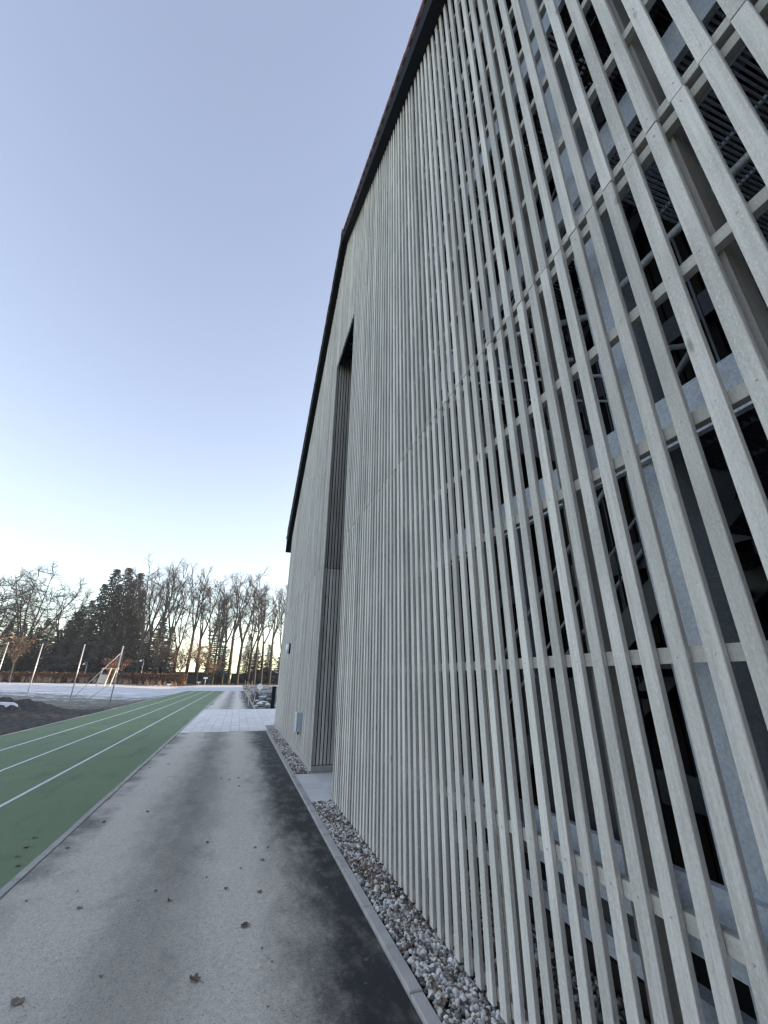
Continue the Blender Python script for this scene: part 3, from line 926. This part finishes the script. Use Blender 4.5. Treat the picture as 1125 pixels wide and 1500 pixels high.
def px_x(px, Y):
    """world x of photo column px (1125 wide), horizon row, at depth Y"""
    u = px - 562.5
    d = (CR[0][0] * u + CR[0][1] * -245 - CR[0][2] * 600.7, CR[1][0] * u + CR[1][1] * -245 - CR[1][2] * 600.7)
    return d[0] / d[1] * Y
BT = [bare_tree(11, 24, 0.85, 0.42, 3), bare_tree(12, 24, 0.95, 0.36, 4), bare_tree(13, 24, 0.72, 0.46, 3), bare_tree(14, 24, 0.8, 0.30, 3), bare_tree(15, 24, 1.35, 0.24, 6, 1.45)]
CT = [conifer(21, 22, 4.2, 0.03, 1.0), conifer(22, 22, 4.0, 0.05, 0.85), conifer(23, 22, 5.4, 0.02, 1.35), conifer(24, 22, 3.2, 0.10, 0.75)]
BL = 'tall bare deciduous tree with upswept branches in the row behind the field'
TL = {198: 'bare tree rising beside the dense dark spruce clump', 221: 'bare tree behind the leafless young tree and the hedge', 271: 'bare tree whose trunk stands in the rust leaved shrub tree', 286: 'bare tree behind the sunlit tan leaved tree', 300: 'bare tree between tan leaved tree and slim ragged spruce', 325: 'lower bare tree beside the slim ragged spruce', 347: 'tallest bare tree of the row, beyond the path end', 440: 'bare tree at the far end of the row behind the building'}
for px, Y, kind, h in ((188, 113, 3, 24.0), (198, 101, 1, 24.5), (209, 109, 0, 24.0), (221, 103, 2, 25.0), (238, 106, 0, 24.5), (254, 112, 3, 22.5), (271, 104, 2, 24.5), (286, 108, 0, 24.3), (300, 104, 3, 23.8), (325, 108, 0, 21.5), (316, 112, 1, 23.0), (334, 103, 2, 24.0), (347, 105, 1, 25.4), (362, 110, 3, 24.5), (372, 105, 0, 22.5), (382, 108, 0, 22.0), (394, 104, 2, 22.0), (408, 110, 1, 21.5), (424, 106, 0, 22), (440, 112, 2, 22)):
    plant_tree(BT[kind], 'bare_tree', TL.get(px, BL), 'tree', px_x(px, Y), Y, h / 24, 'tall bare trees behind the field')
plant_tree(BT[4], 'bare_tree', 'broad bare tree with wide spreading crown left of the dark spruces', 'tree', px_x(14, 104), 104, 24 / 24, None)
plant_tree(BT[1], 'bare_tree', 'smaller slim bare tree between spreading crown and dark spruces', 'tree', px_x(72, 108), 108, 19.5 / 24, None)
plant_tree(BT[4], 'bare_tree', 'bare spreading tree at the far end of the hedge', 'tree', px_x(-30, 108), 108, 22 / 24, None)
CL = 'tall dark spruce in the dense clump behind the net posts'
for px, Y, kind, h in ((84, 108, 3, 14.5), (94, 106, 1, 15.5), (104, 107, 1, 17.0), (117, 105, 3, 20.5), (130, 104, 1, 23.8), (141, 109, 3, 21.5), (150, 105, 1, 24.6), (160, 109, 3, 22.5), (170, 106, 1, 23.8), (180, 110, 3, 20.5)):
    plant_tree(CT[kind], 'spruce_tree', CL, 'tree', px_x(px, Y), Y, h / 22, 'tall spruces in the dense clump')
CL2 = 'lower dark spruce filling the tree line under the bare crowns'
for px, Y, kind, h in ((-10, 110, 2, 12), (3, 106, 0, 10), (12, 112, 0, 12.5), (24, 108, 2, 10.5), (34, 109, 2, 11.5), (45, 113, 1, 14), (55, 112, 0, 13), (68, 107, 2, 11), (80, 110, 2, 13.5), (90, 106, 0, 15), (112, 103, 2, 13), (138, 101, 0, 13), (160, 102, 2, 12.5), (186, 113, 2, 15), (205, 108, 0, 13), (222, 110, 2, 15.5), (238, 112, 0, 13.5), (250, 114, 3, 9)):
    plant_tree(CT[kind], 'spruce_tree', CL2, 'tree', px_x(px, Y), Y, h / 22, 'lower spruces in the tree line', sz=0.95)
plant_tree(CT[3], 'spruce_tree', 'slim ragged spruce standing among the bare trees', 'tree', px_x(311, 101), 101, 18.2 / 22, None)
CL3 = 'short dark spruce behind the bare trunks near the path end'
for px, Y, kind, h in ((322, 113, 2, 8), (359, 112, 1, 12), (372, 114, 2, 9), (390, 113, 0, 9.5), (410, 115, 2, 9), (425, 114, 0, 10)):
    plant_tree(CT[kind], 'spruce_tree', CL3, 'tree', px_x(px, Y), Y, h / 22, 'short spruces near the path end')
# unseen spruce belt added on the sun side to shade the near field
SB = 'unseen spruce added beyond the slatted building to shade the field'
for i in range(38):
    plant_tree(CT[(2, 0, 2)[i % 3]], 'spruce_tree', SB, 'tree', 34 + (i % 3) * 2.6 + rnd.uniform(-1, 1), 17 + i * 1.95, (15 + rnd.uniform(-.8, .8)) / 22, 'added shade casting spruces', sz=0.64)

def leaf_cloud(b, g, n, shape, size):
    for _ in range(n):
        c = shape(g)
        s = size * g.uniform(0.6, 1.4)
        u = Vector((g.uniform(-1, 1), g.uniform(-1, 1), g.uniform(-1, 1))).normalized()
        w = side_dir(u, 1.57, g)
        k = len(b.v)
        b.v += [tuple(c - u * s), tuple(c + w * s * 0.6), tuple(c + u * s), tuple(c - w * s * 0.6)]
        b.f.append((k, k + 1, k + 2, k + 3))
def small_tree(name, label, x, y, H, leaves, mat, seed, group=None):
    g = random.Random(seed)
    t = thing(name, label, 'tree', (x, y, float(fz(x, y)) - 0.03), group)
    tr, br, lf = MB(), MB(), MB()
    pts, _, _ = grow(tr, Vector((0, 0, 0)), Vector((0, 0, 1)), H * 0.42, H * 0.014, H * 0.010, 4, 6, 0.04, 0.05, g)
    ends = []
    for k in range(16):
        p = pts[-1].lerp(pts[2], g.random() * 0.5)
        q, _, _ = grow(br, p, side_dir(Vector((0, 0, 1)), g.uniform(0.15, 1.0), g), H * g.uniform(0.35, 0.6), H * 0.006, 0.014, 4, 4, 0.16, 0.10, g)
        for j in range(6):
            a = q[g.randint(1, 4)]
            e, _, _ = grow(br, a, side_dir((q[-1] - q[0]).normalized(), g.uniform(.3, .9), g), H * g.uniform(0.12, 0.24), 0.02, 0.012, 3, 3, 0.2, 0.08, g)
            ends += e[1:]
    tr.build('trunk', M['bark'], t, True); br.build('branches', M['twig'], t)
    if leaves:
        leaf_cloud(lf, g, leaves, lambda g: g.choice(ends) + Vector((g.gauss(0, .16), g.gauss(0, .16), g.gauss(0, .16))), 0.10)
        lf.build('crown', mat, t)
small_tree('young_tree', 'young tree with thin reddish twigs beside the hedge', px_x(14, 84), 84, 8.0, 500, M['hedge_leaf'], 31)
small_tree('young_tree', 'small tree with rust red leaves beside the timber frame', px_x(163, 82), 82, 4.6, 700, M['rust_leaf'], 32)
small_tree('young_tree', 'rust leaved shrub tree at the end of the hedge', px_x(262, 92), 92, 7.6, 1500, M['rust_leaf'], 33)
small_tree('young_tree', 'sunlit tan leaved tree beside the hedge end', px_x(288, 93), 93, 8.4, 1300, M['rust_leaf'], 34)
small_tree('young_tree', 'slim sapling with dull red leaves by the white sign', px_x(306, 96), 96, 4.8, 600, M['rust_leaf'], 35)
small_tree('young_tree', 'leafless young tree in front of the spruces', px_x(228, 92), 92, 9.5, 0, None, 36)

# hedge with tufts of dry grass in front
def hedge_piece(xa, xb, y0, y1, h):
    o = thing('hedge', 'low clipped brown beech hedge along the far side of the field', 'hedge', ((xa + xb) / 2, (y0 + y1) / 2, float(fz((xa + xb) / 2, y0))))
    g = random.Random(5); b = MB(); n = 9000; L = xb - xa
    leaf_cloud(b, g, n, lambda g: Vector((g.uniform(-L / 2, L / 2), g.uniform(-.7, .7), g.uniform(0, h) + 0.1 * math.sin(g.uniform(0, 6)))), 0.17)
    b.build('crown', M['hedge_leaf'], o)
    s = MB()
    for i in range(int(L / 0.7)):
        x = -L / 2 + i * 0.7
        s.tube([(x, 0, -0.1), (x + g.uniform(-.2, .2), g.uniform(-.2, .2), h * 0.85)], [0.04, 0.015], 4, False)
    s.build('stems', M['twig'], o)
hedge_piece(px_x(-20, 90), px_x(272, 90), 89.4, 90.6, 1.75)
tf = MB(); g = random.Random(9)
for i in range(74):
    cx, cy = g.uniform(px_x(-15, 88), px_x(262, 88)), g.uniform(87.6, 88.8)
    z = float(fz(cx, cy))
    for j in range(16):
        a = g.uniform(0, 6.28); L = g.uniform(0.5, 1.25); k = len(tf.v)
        dx, dy = math.cos(a) * 0.3, math.sin(a) * 0.3
        tf.v += [(cx - dy * 0.12, cy + dx * 0.12, z - .05), (cx + dy * 0.12, cy - dx * 0.12, z - .05), (cx + dx, cy + dy, z + L)]
        tf.f.append((k, k + 1, k + 2))
tag(tf.build('dry_grass', M['reed']), 'tufts of dry ornamental grass before the brown hedge', 'grass', kind='stuff')

# ------------------------------------------------------------------ far buildings and furniture
def gable_house(name, label, x, y, w, d, h, rh, wall, roofm, wins):
    z = float(fz(x, y)) - 0.1
    t = thing(name, label, 'building', (x, y, z))
    MB().poly_y = None
    b = MB()
    P = [(-w / 2, 0), (w / 2, 0), (w / 2, h), (0, h + rh), (-w / 2, h)]
    b.v += [(px_, -d / 2, pz) for px_, pz in P] + [(px_, d / 2, pz) for px_, pz in P]
    b.f += [(0, 1, 2, 3, 4), (9, 8, 7, 6, 5)] + [(i, i + 5, (i + 1) % 5 + 5, (i + 1) % 5) for i in range(5)]
    b.build('wall', wall, t)
    for s in (-1, 1):
        r = MB(); o = 0.25
        q = [(0, h + rh + 0.04), (s * (w / 2 + o), h - o * rh / (w / 2) + 0.04), (s * (w / 2 + o), h - o * rh / (w / 2) + 0.16), (0, h + rh + 0.16)]
        r.v += [(a, -d / 2 - o, c) for a, c in q] + [(a, d / 2 + o, c) for a, c in q]
        r.f += [(0, 1, 2, 3), (7, 6, 5, 4)] + [(i, i + 4, (i + 1) % 4 + 4, (i + 1) % 4) for i in range(4)]
        r.build('roof', roofm, t)
    for wx, wz, ww, wh in wins:
        f = MB().box(wx - ww / 2, wx + ww / 2, -d / 2 - 0.05, -d / 2 - 0.003, wz, wz + wh).build('window', M['white'], t)
        MB().box(wx - ww / 2 + .07, wx + ww / 2 - .07, -d / 2 - 0.06, -d / 2 - 0.052, wz + .07, wz + wh - .07).build('pane', M['glass'], f)
gable_house('play_house', 'small pale gabled hut behind the net post with braces', px_x(183, 118), 118, 4.2, 5, 3.3, 2.4, M['white'], M['roof_dark'], [(0, 0.9, 1.8, 1.2)])
gable_house('garden_house', 'low house with snow covered roof behind the trunks', px_x(386, 128), 128, 8.5, 7, 2.2, 2.0, M['wall_dark'], M['snow'], [(-2, .8, 1.2, 1.1), (2, .8, 1.2, 1.1)])
def shed(label, xa, xb, y, h):
    z = float(fz((xa + xb) / 2, y)) - .1
    t = thing('shed', label, 'shed', ((xa + xb) / 2, y, z)); L = xb - xa
    MB().box(-L / 2, L / 2, 0, 5, 0, h).build('wall', M['wall_dark'], t)
    MB().box(-L / 2 - .3, L / 2 + .3, -.4, 5.3, h + .005, h + .2).build('roof', M['roof_dark'], t)
    n = int(L / 3.2)
    for i in range(n):
        x = -L / 2 + (i + .5) * L / n
        d = MB().box(x - 1.2, x + 1.2, -.06, -.004, .1, h - .35).build('door', M['roof_dark'], t)
        MB().box(x + .9, x + 1.0, -.1, -.062, 1.0, 1.15).build('handle', M['pole'], d)
shed('long low dark garage row behind the hedge end', px_x(222, 124), px_x(335, 124), 124, 2.7)
shed('long low dark shed behind the trunks near the path end', px_x(338, 126), px_x(455, 126), 126, 2.4)
shed('low dark shed behind the left hedge', px_x(-30, 122), px_x(165, 122), 122, 2.6)

hall = thing('shading_hall', 'long dark hall added behind the camera to shade the slat sides', 'building', (-16, -14, 0))  # unseen block, added to cut low sky light on the slat sides
MB().box(-30, 24, -14, 0, -.2, 10.4).build('wall', M['wall_dark'], hall)
MB().box(-30.4, 24.4, -14.4, .4, 10.405, 10.75).build('roof', M['roof_dark'], hall)
for i in range(11):
    x = -27.5 + i * 4.9
    for z in (1.2, 5.8):
        w_ = MB().box(x - 1.3, x + 1.3, .004, .07, z, z + 2.2).build('window', M['dark_metal'], hall)
        MB().box(x - 1.2, x + 1.2, .072, .085, z + .1, z + 2.1).build('pane', M['glass'], w_)
d_ = MB().box(-.9, .9, .004, .06, .05, 2.5).build('door', M['dark_metal'], hall)
MB().box(.6, .68, .062, .12, 1.0, 1.2).build('handle', M['pole'], d_)

def street_lamp(label, px, Y, h):
    x = px_x(px, Y); t = thing('street_lamp', label, 'lamp', (x, Y, float(fz(x, Y)) - .05))
    MB().tube([(0, 0, 0), (0, 0, h)], [0.07, 0.05], 8).build('pole', M['pole'], t, True)
    MB().tube([(0, 0, h - .02), (-.1, 0, h + .15), (-.35, 0, h + .2), (-.55, 0, h + .12)], 0.035, 6).build('arm', M['pole'], t, True)
    MB().tube([(-.55, 0, h + .12), (-.55, 0, h - .08), (-.55, 0, h - .2)], [.06, .24, .26], 10).build('lamp_shade', M['lamp_white'], t, True)
street_lamp('small park lamp with white shade in front of bare trunks', 205, 97, 4.3)
street_lamp('park lamp with white shade half hidden behind net post', 122, 99, 3.4)

fr = thing('timber_frame', 'pale timber play frame on the snow beside rust leaved tree', 'play frame', (px_x(157, 80), 80, float(fz(px_x(157, 80), 80)) - .03))
for (xa, ya) in ((-1.3, 0), (-.2, 0), (.5, .3)):
    MB().beam((xa, ya, 0), (xa + .35, ya + .3, 2.7), .13, .13).build('leg', M['stake'], fr)
MB().beam((-1.2, .3, 2.6), (1.1, .6, 2.6), .14, .14).build('cross_bar', M['stake'], fr)
MB().box(-1.2, -.1, .5, .55, .4, 1.7).build('panel', M['concrete'], fr)

def sign(label, x, y, h, w, hh, round_=False):
    t = thing('sign', label, 'sign', (x, y, float(fz(x, y)) - .03))
    MB().tube([(0, 0, 0), (0, 0, h)], 0.04, 8).build('post', M['pole'], t, True)
    if round_:
        MB().tube([(0, -.05, h), (0, -.07, h)], w / 2, 20).build('disc', M['lamp_white'], t)
    else:
        MB().box(-w / 2, w / 2, -.07, -.05, h - hh / 2, h + hh / 2).build('plate', M['lamp_white'], t)
sign('small white sign plate on a post at the track end', px_x(301, 91), 91, 1.35, .75, .28)
sign('low white sign plate beside the trunk at track end', px_x(292, 94), 94, 0.55, .7, .22)
sign('white plate standing before the end of the brown hedge', px_x(249, 86), 86, 0.5, .7, .2)
sign('round white sign beside the planted bed', px_x(382, 46), 46, 1.05, .56, 0, True)

# planted bed beyond the paving
def stake(label, x, y, h, lx):
    o = thing('stake', label, 'stake', (x, y, float(fz(x, y)) - .02), 'pale stakes in the planted bed')
    MB().tube([(0, 0, 0), (lx, 0, h)], [.035, .03], 6).build('pole', M['stake'], o)
    MB().box(lx * .7 - .05, lx * .7 + .05, -.04, .04, h * .7, h * .7 + .05).build('tie', M['wall_dark'], o)
SL = 'pale wooden stake in the snowy planted bed'
for px, Y, h, lx in ((368.5, 31.5, 1.5, -.12), (374.5, 29.4, 1.35, .14), (360, 50, 1.6, 0), (363, 44, 1.5, .05), (370, 38, 1.6, 0)):
    stake(SL, px_x(px, Y), Y, h, lx)
bol = thing('bollard', 'dark square bollard at the corner of the slatted building', 'bollard', (px_x(403, 28.6), 28.6, -.07))
MB().box(-.11, .11, -.11, .11, 0, 1.28).build('post', M['dark_metal'], bol)
MB().box(-.125, .125, -.125, .125, 1.283, 1.32).build('cap', M['dark_metal'], bol)
lw = MB().bbox(px_x(372, 62), 14, 62, 62.5, -.2, .28, .02).build('low_wall', M['concrete'])
tag(lw, 'low pale concrete wall behind the planted bed', 'wall')
g = random.Random(3)
for i, (px, Y, s) in enumerate(((384, 31.5, .24), (391, 33, .28), (378, 36, .24), (396, 31, .2), (388, 40, .36), (398, 37, .3), (380, 30.2, .15))):
    BV, BF = ico(2)
    ph = [g.uniform(0, 6) for _ in range(3)]
    k = 1 + .16 * np.sin(BV[:, 0] * 2.6 + ph[0]) + .14 * np.sin(BV[:, 1] * 3.1 + ph[1]) + .1 * np.sin(BV[:, 2] * 3.7 + ph[2])
    Vv = BV * k[:, None] * np.array([1.2, 1, .7]) * s
    x = px_x(px, Y)
    o = thing('boulder', 'rounded grey boulder with a cap of snow in the bed', 'boulder', (x, Y, -.07 + s * .35), 'boulders in the planted bed')
    link('rock', np_mesh('rock', Vv, BF, M['stone'], False), o)
    cap = BF[(Vv[BF].mean(1)[:, 2] > .36 * s)]
    link('snow_cap', np_mesh('snow_cap', Vv * 1.04 + np.array([0, 0, .02]), cap, M['snow'], True), o)
for i in range(12):
    px, Y = g.uniform(373, 402), g.uniform(29.5, 46); x = px_x(px, Y)
    sh = thing('shrub', 'leafless low shrub in the snowy planted bed', 'shrub', (x, Y, -.07), 'low shrubs in the planted bed')
    b = MB()
    for k in range(14):
        grow(b, Vector((0, 0, 0)), side_dir(Vector((0, 0, 1)), g.uniform(.1, .8), g), g.uniform(.5, .95), .012, .006, 4, 3, .15, .05, g)
    b.build('branches', M['twig'], sh)

# ------------------------------------------------------------------ fallen leaves
def leaf_mesh(seed, curl, lobes, mat):
    g = random.Random(seed); b = MB(); n = 16
    rows = 5
    b.v.append((0, 0, 0.004))
    for r in range(1, rows + 1):
        for i in range(n):
            a = 2 * math.pi * i / n
            rad = (0.62 + 0.38 * abs(math.cos(a * lobes / 2 + .3)) + g.uniform(-.05, .05)) * r / rows
            x, y = rad * (1.0 if math.cos(a) > 0 else .85) * math.cos(a), rad * .72 * math.sin(a)
            z = .02 + curl * (abs(y) ** 1.5) * 1.1 + curl * .35 * max(x, 0) ** 2 + .05 * math.sin(x * 7 + seed) * r / rows + .04 * math.sin(y * 9 + 2 * seed)
            b.v.append((x, y, max(z, 0.004)))
    for i in range(n):
        j = (i + 1) % n
        b.f.append((0, 1 + i, 1 + j))
        for r in range(rows - 1):
            b.f.append((1 + r * n + i, 1 + (r + 1) * n + i, 1 + (r + 1) * n + j, 1 + r * n + j))
    return b.mesh('blade', mat, True)
LM = [leaf_mesh(1, .75, 5, M['leaf']), leaf_mesh(2, .5, 5, M['leaf']), leaf_mesh(3, 1.0, 3, M['leaf']), leaf_mesh(4, .35, 3, M['leaf_pale'])]
def gxy(px, py):
    u, v_ = px - 562.5, -(py - 750)
    d = [CR[r][0] * u + CR[r][1] * v_ - CR[r][2] * 600.727 for r in range(3)]
    t = -CAM_H / d[2]
    return d[0] * t, d[1] * t
stalk_me = MB().tube([(-.7, 0, .03), (-1.1, .06, .05), (-1.7, .22, .02)], [.035, .028, .022], 5).mesh('stalk', M['leaf'])
LP = 'curled brown fallen leaf on the grey asphalt path'
LT = 'small pale fallen leaf on the green track'
leaves = [(285, 1437, .048, 0, 'large dark curled leaf with long stalk on the asphalt'), (359, 1357, .046, 1, 'broad brown crumpled leaf on the asphalt near the damp edge'), (24, 1470, .055, 3, 'large pale crumpled leaf at the path side'), (248, 1320, .032, 2, LP), (116, 1331, .034, 3, LP), (380, 1307, .036, 1, LP), (384, 1260, .036, 3, LP), (331, 1303, .024, 2, LP), (228, 1306, .02, 0, LP), (152, 1205, .035, 0, LP), (99, 1243, .03, 1, LP), (160, 1171, .026, 2, LP), (324, 1141, .035, 0, LP), (349, 1140, .035, 1, LP), (350, 1152, .03, 2, LP), (336, 1143, .03, 0, LP), (246, 1120, .035, 1, LP), (219, 1125, .03, 0, LP), (304, 1235, .026, 2, LP), (374, 1242, .024, 0, LP), (392, 1242, .028, 1, LP), (352, 1273, .022, 2, LP), (303, 1286, .022, 0, LP), (398, 1410, .014, 1, LP), (148, 1431, .018, 3, LP), (384, 1390, .014, 0, LP), (363, 1143, .03, 3, LP), (384, 1129, .035, 1, LP), (160, 1171, .02, 0, LP), (216, 1190, .03, 2, LP), (38, 1321, .02, 1, LP), (113, 1306, .018, 2, LP), (202, 1320, .018, 3, LP), (392, 1476, .012, 0, LP), (51, 1228, .045, 3, LT), (38, 1242, .045, 3, LT), (26, 1255, .045, 3, LT), (26, 1269, .04, 1, LT)]
seen = set()
for px, py, s, k, lab in leaves:
    if (px, py) in seen: continue
    seen.add((px, py))
    x, y = gxy(px, py)
    grp = 'fallen leaves on the asphalt path' if lab == LP else 'fallen leaves on the green track' if lab == LT else None
    t = thing('fallen_leaf', lab, 'leaf', (x, y, 0.003 if lab != LT else 0.005), grp, rnd.uniform(0, 6.28))
    s *= 0.86
    t.scale = (s, s, s)
    link('blade', LM[k], t)
    if s > .03:
        link('stalk', stalk_me, t)

LG = 'brown dead leaf caught among the gravel pebbles'
for i in range(34):
    y = rnd.choice((rnd.uniform(1.8, 6.9), rnd.uniform(2.2, 3.6), rnd.uniform(4.9, 5.6)))
    t = thing('fallen_leaf', LG, 'leaf', (rnd.uniform(1.27, 1.52), y, 0.030), 'dead leaves in the gravel', rnd.uniform(0, 6.28))
    t.rotation_euler = (rnd.uniform(-.35, .35), rnd.uniform(-.35, .35), rnd.uniform(0, 6.28))
    k = rnd.uniform(.022, .040)
    t.scale = (k, k, k)
    link('blade', LM[i % 3], t)
    link('stalk', stalk_me, t)

# ------------------------------------------------------------------ winter air over the field
m = bpy.data.materials.new('thin_haze')
m.use_nodes = True
nt = m.node_tree
nt.nodes.clear()
pv_ = nt.nodes.new('ShaderNodeVolumePrincipled')
pv_.inputs['Color'].default_value = (0.80, 0.88, 1.0, 1)
pv_.inputs['Density'].default_value = 0.0004
pv_.inputs['Anisotropy'].default_value = 0.2
mo = nt.nodes.new('ShaderNodeOutputMaterial')
nt.links.new(pv_.outputs[0], mo.inputs['Volume'])
hz = MB().box(-620, 620, -210, 920, -3, 34).build('haze', m)
tag(hz, 'thin pale winter haze over the field', 'haze', kind='stuff')
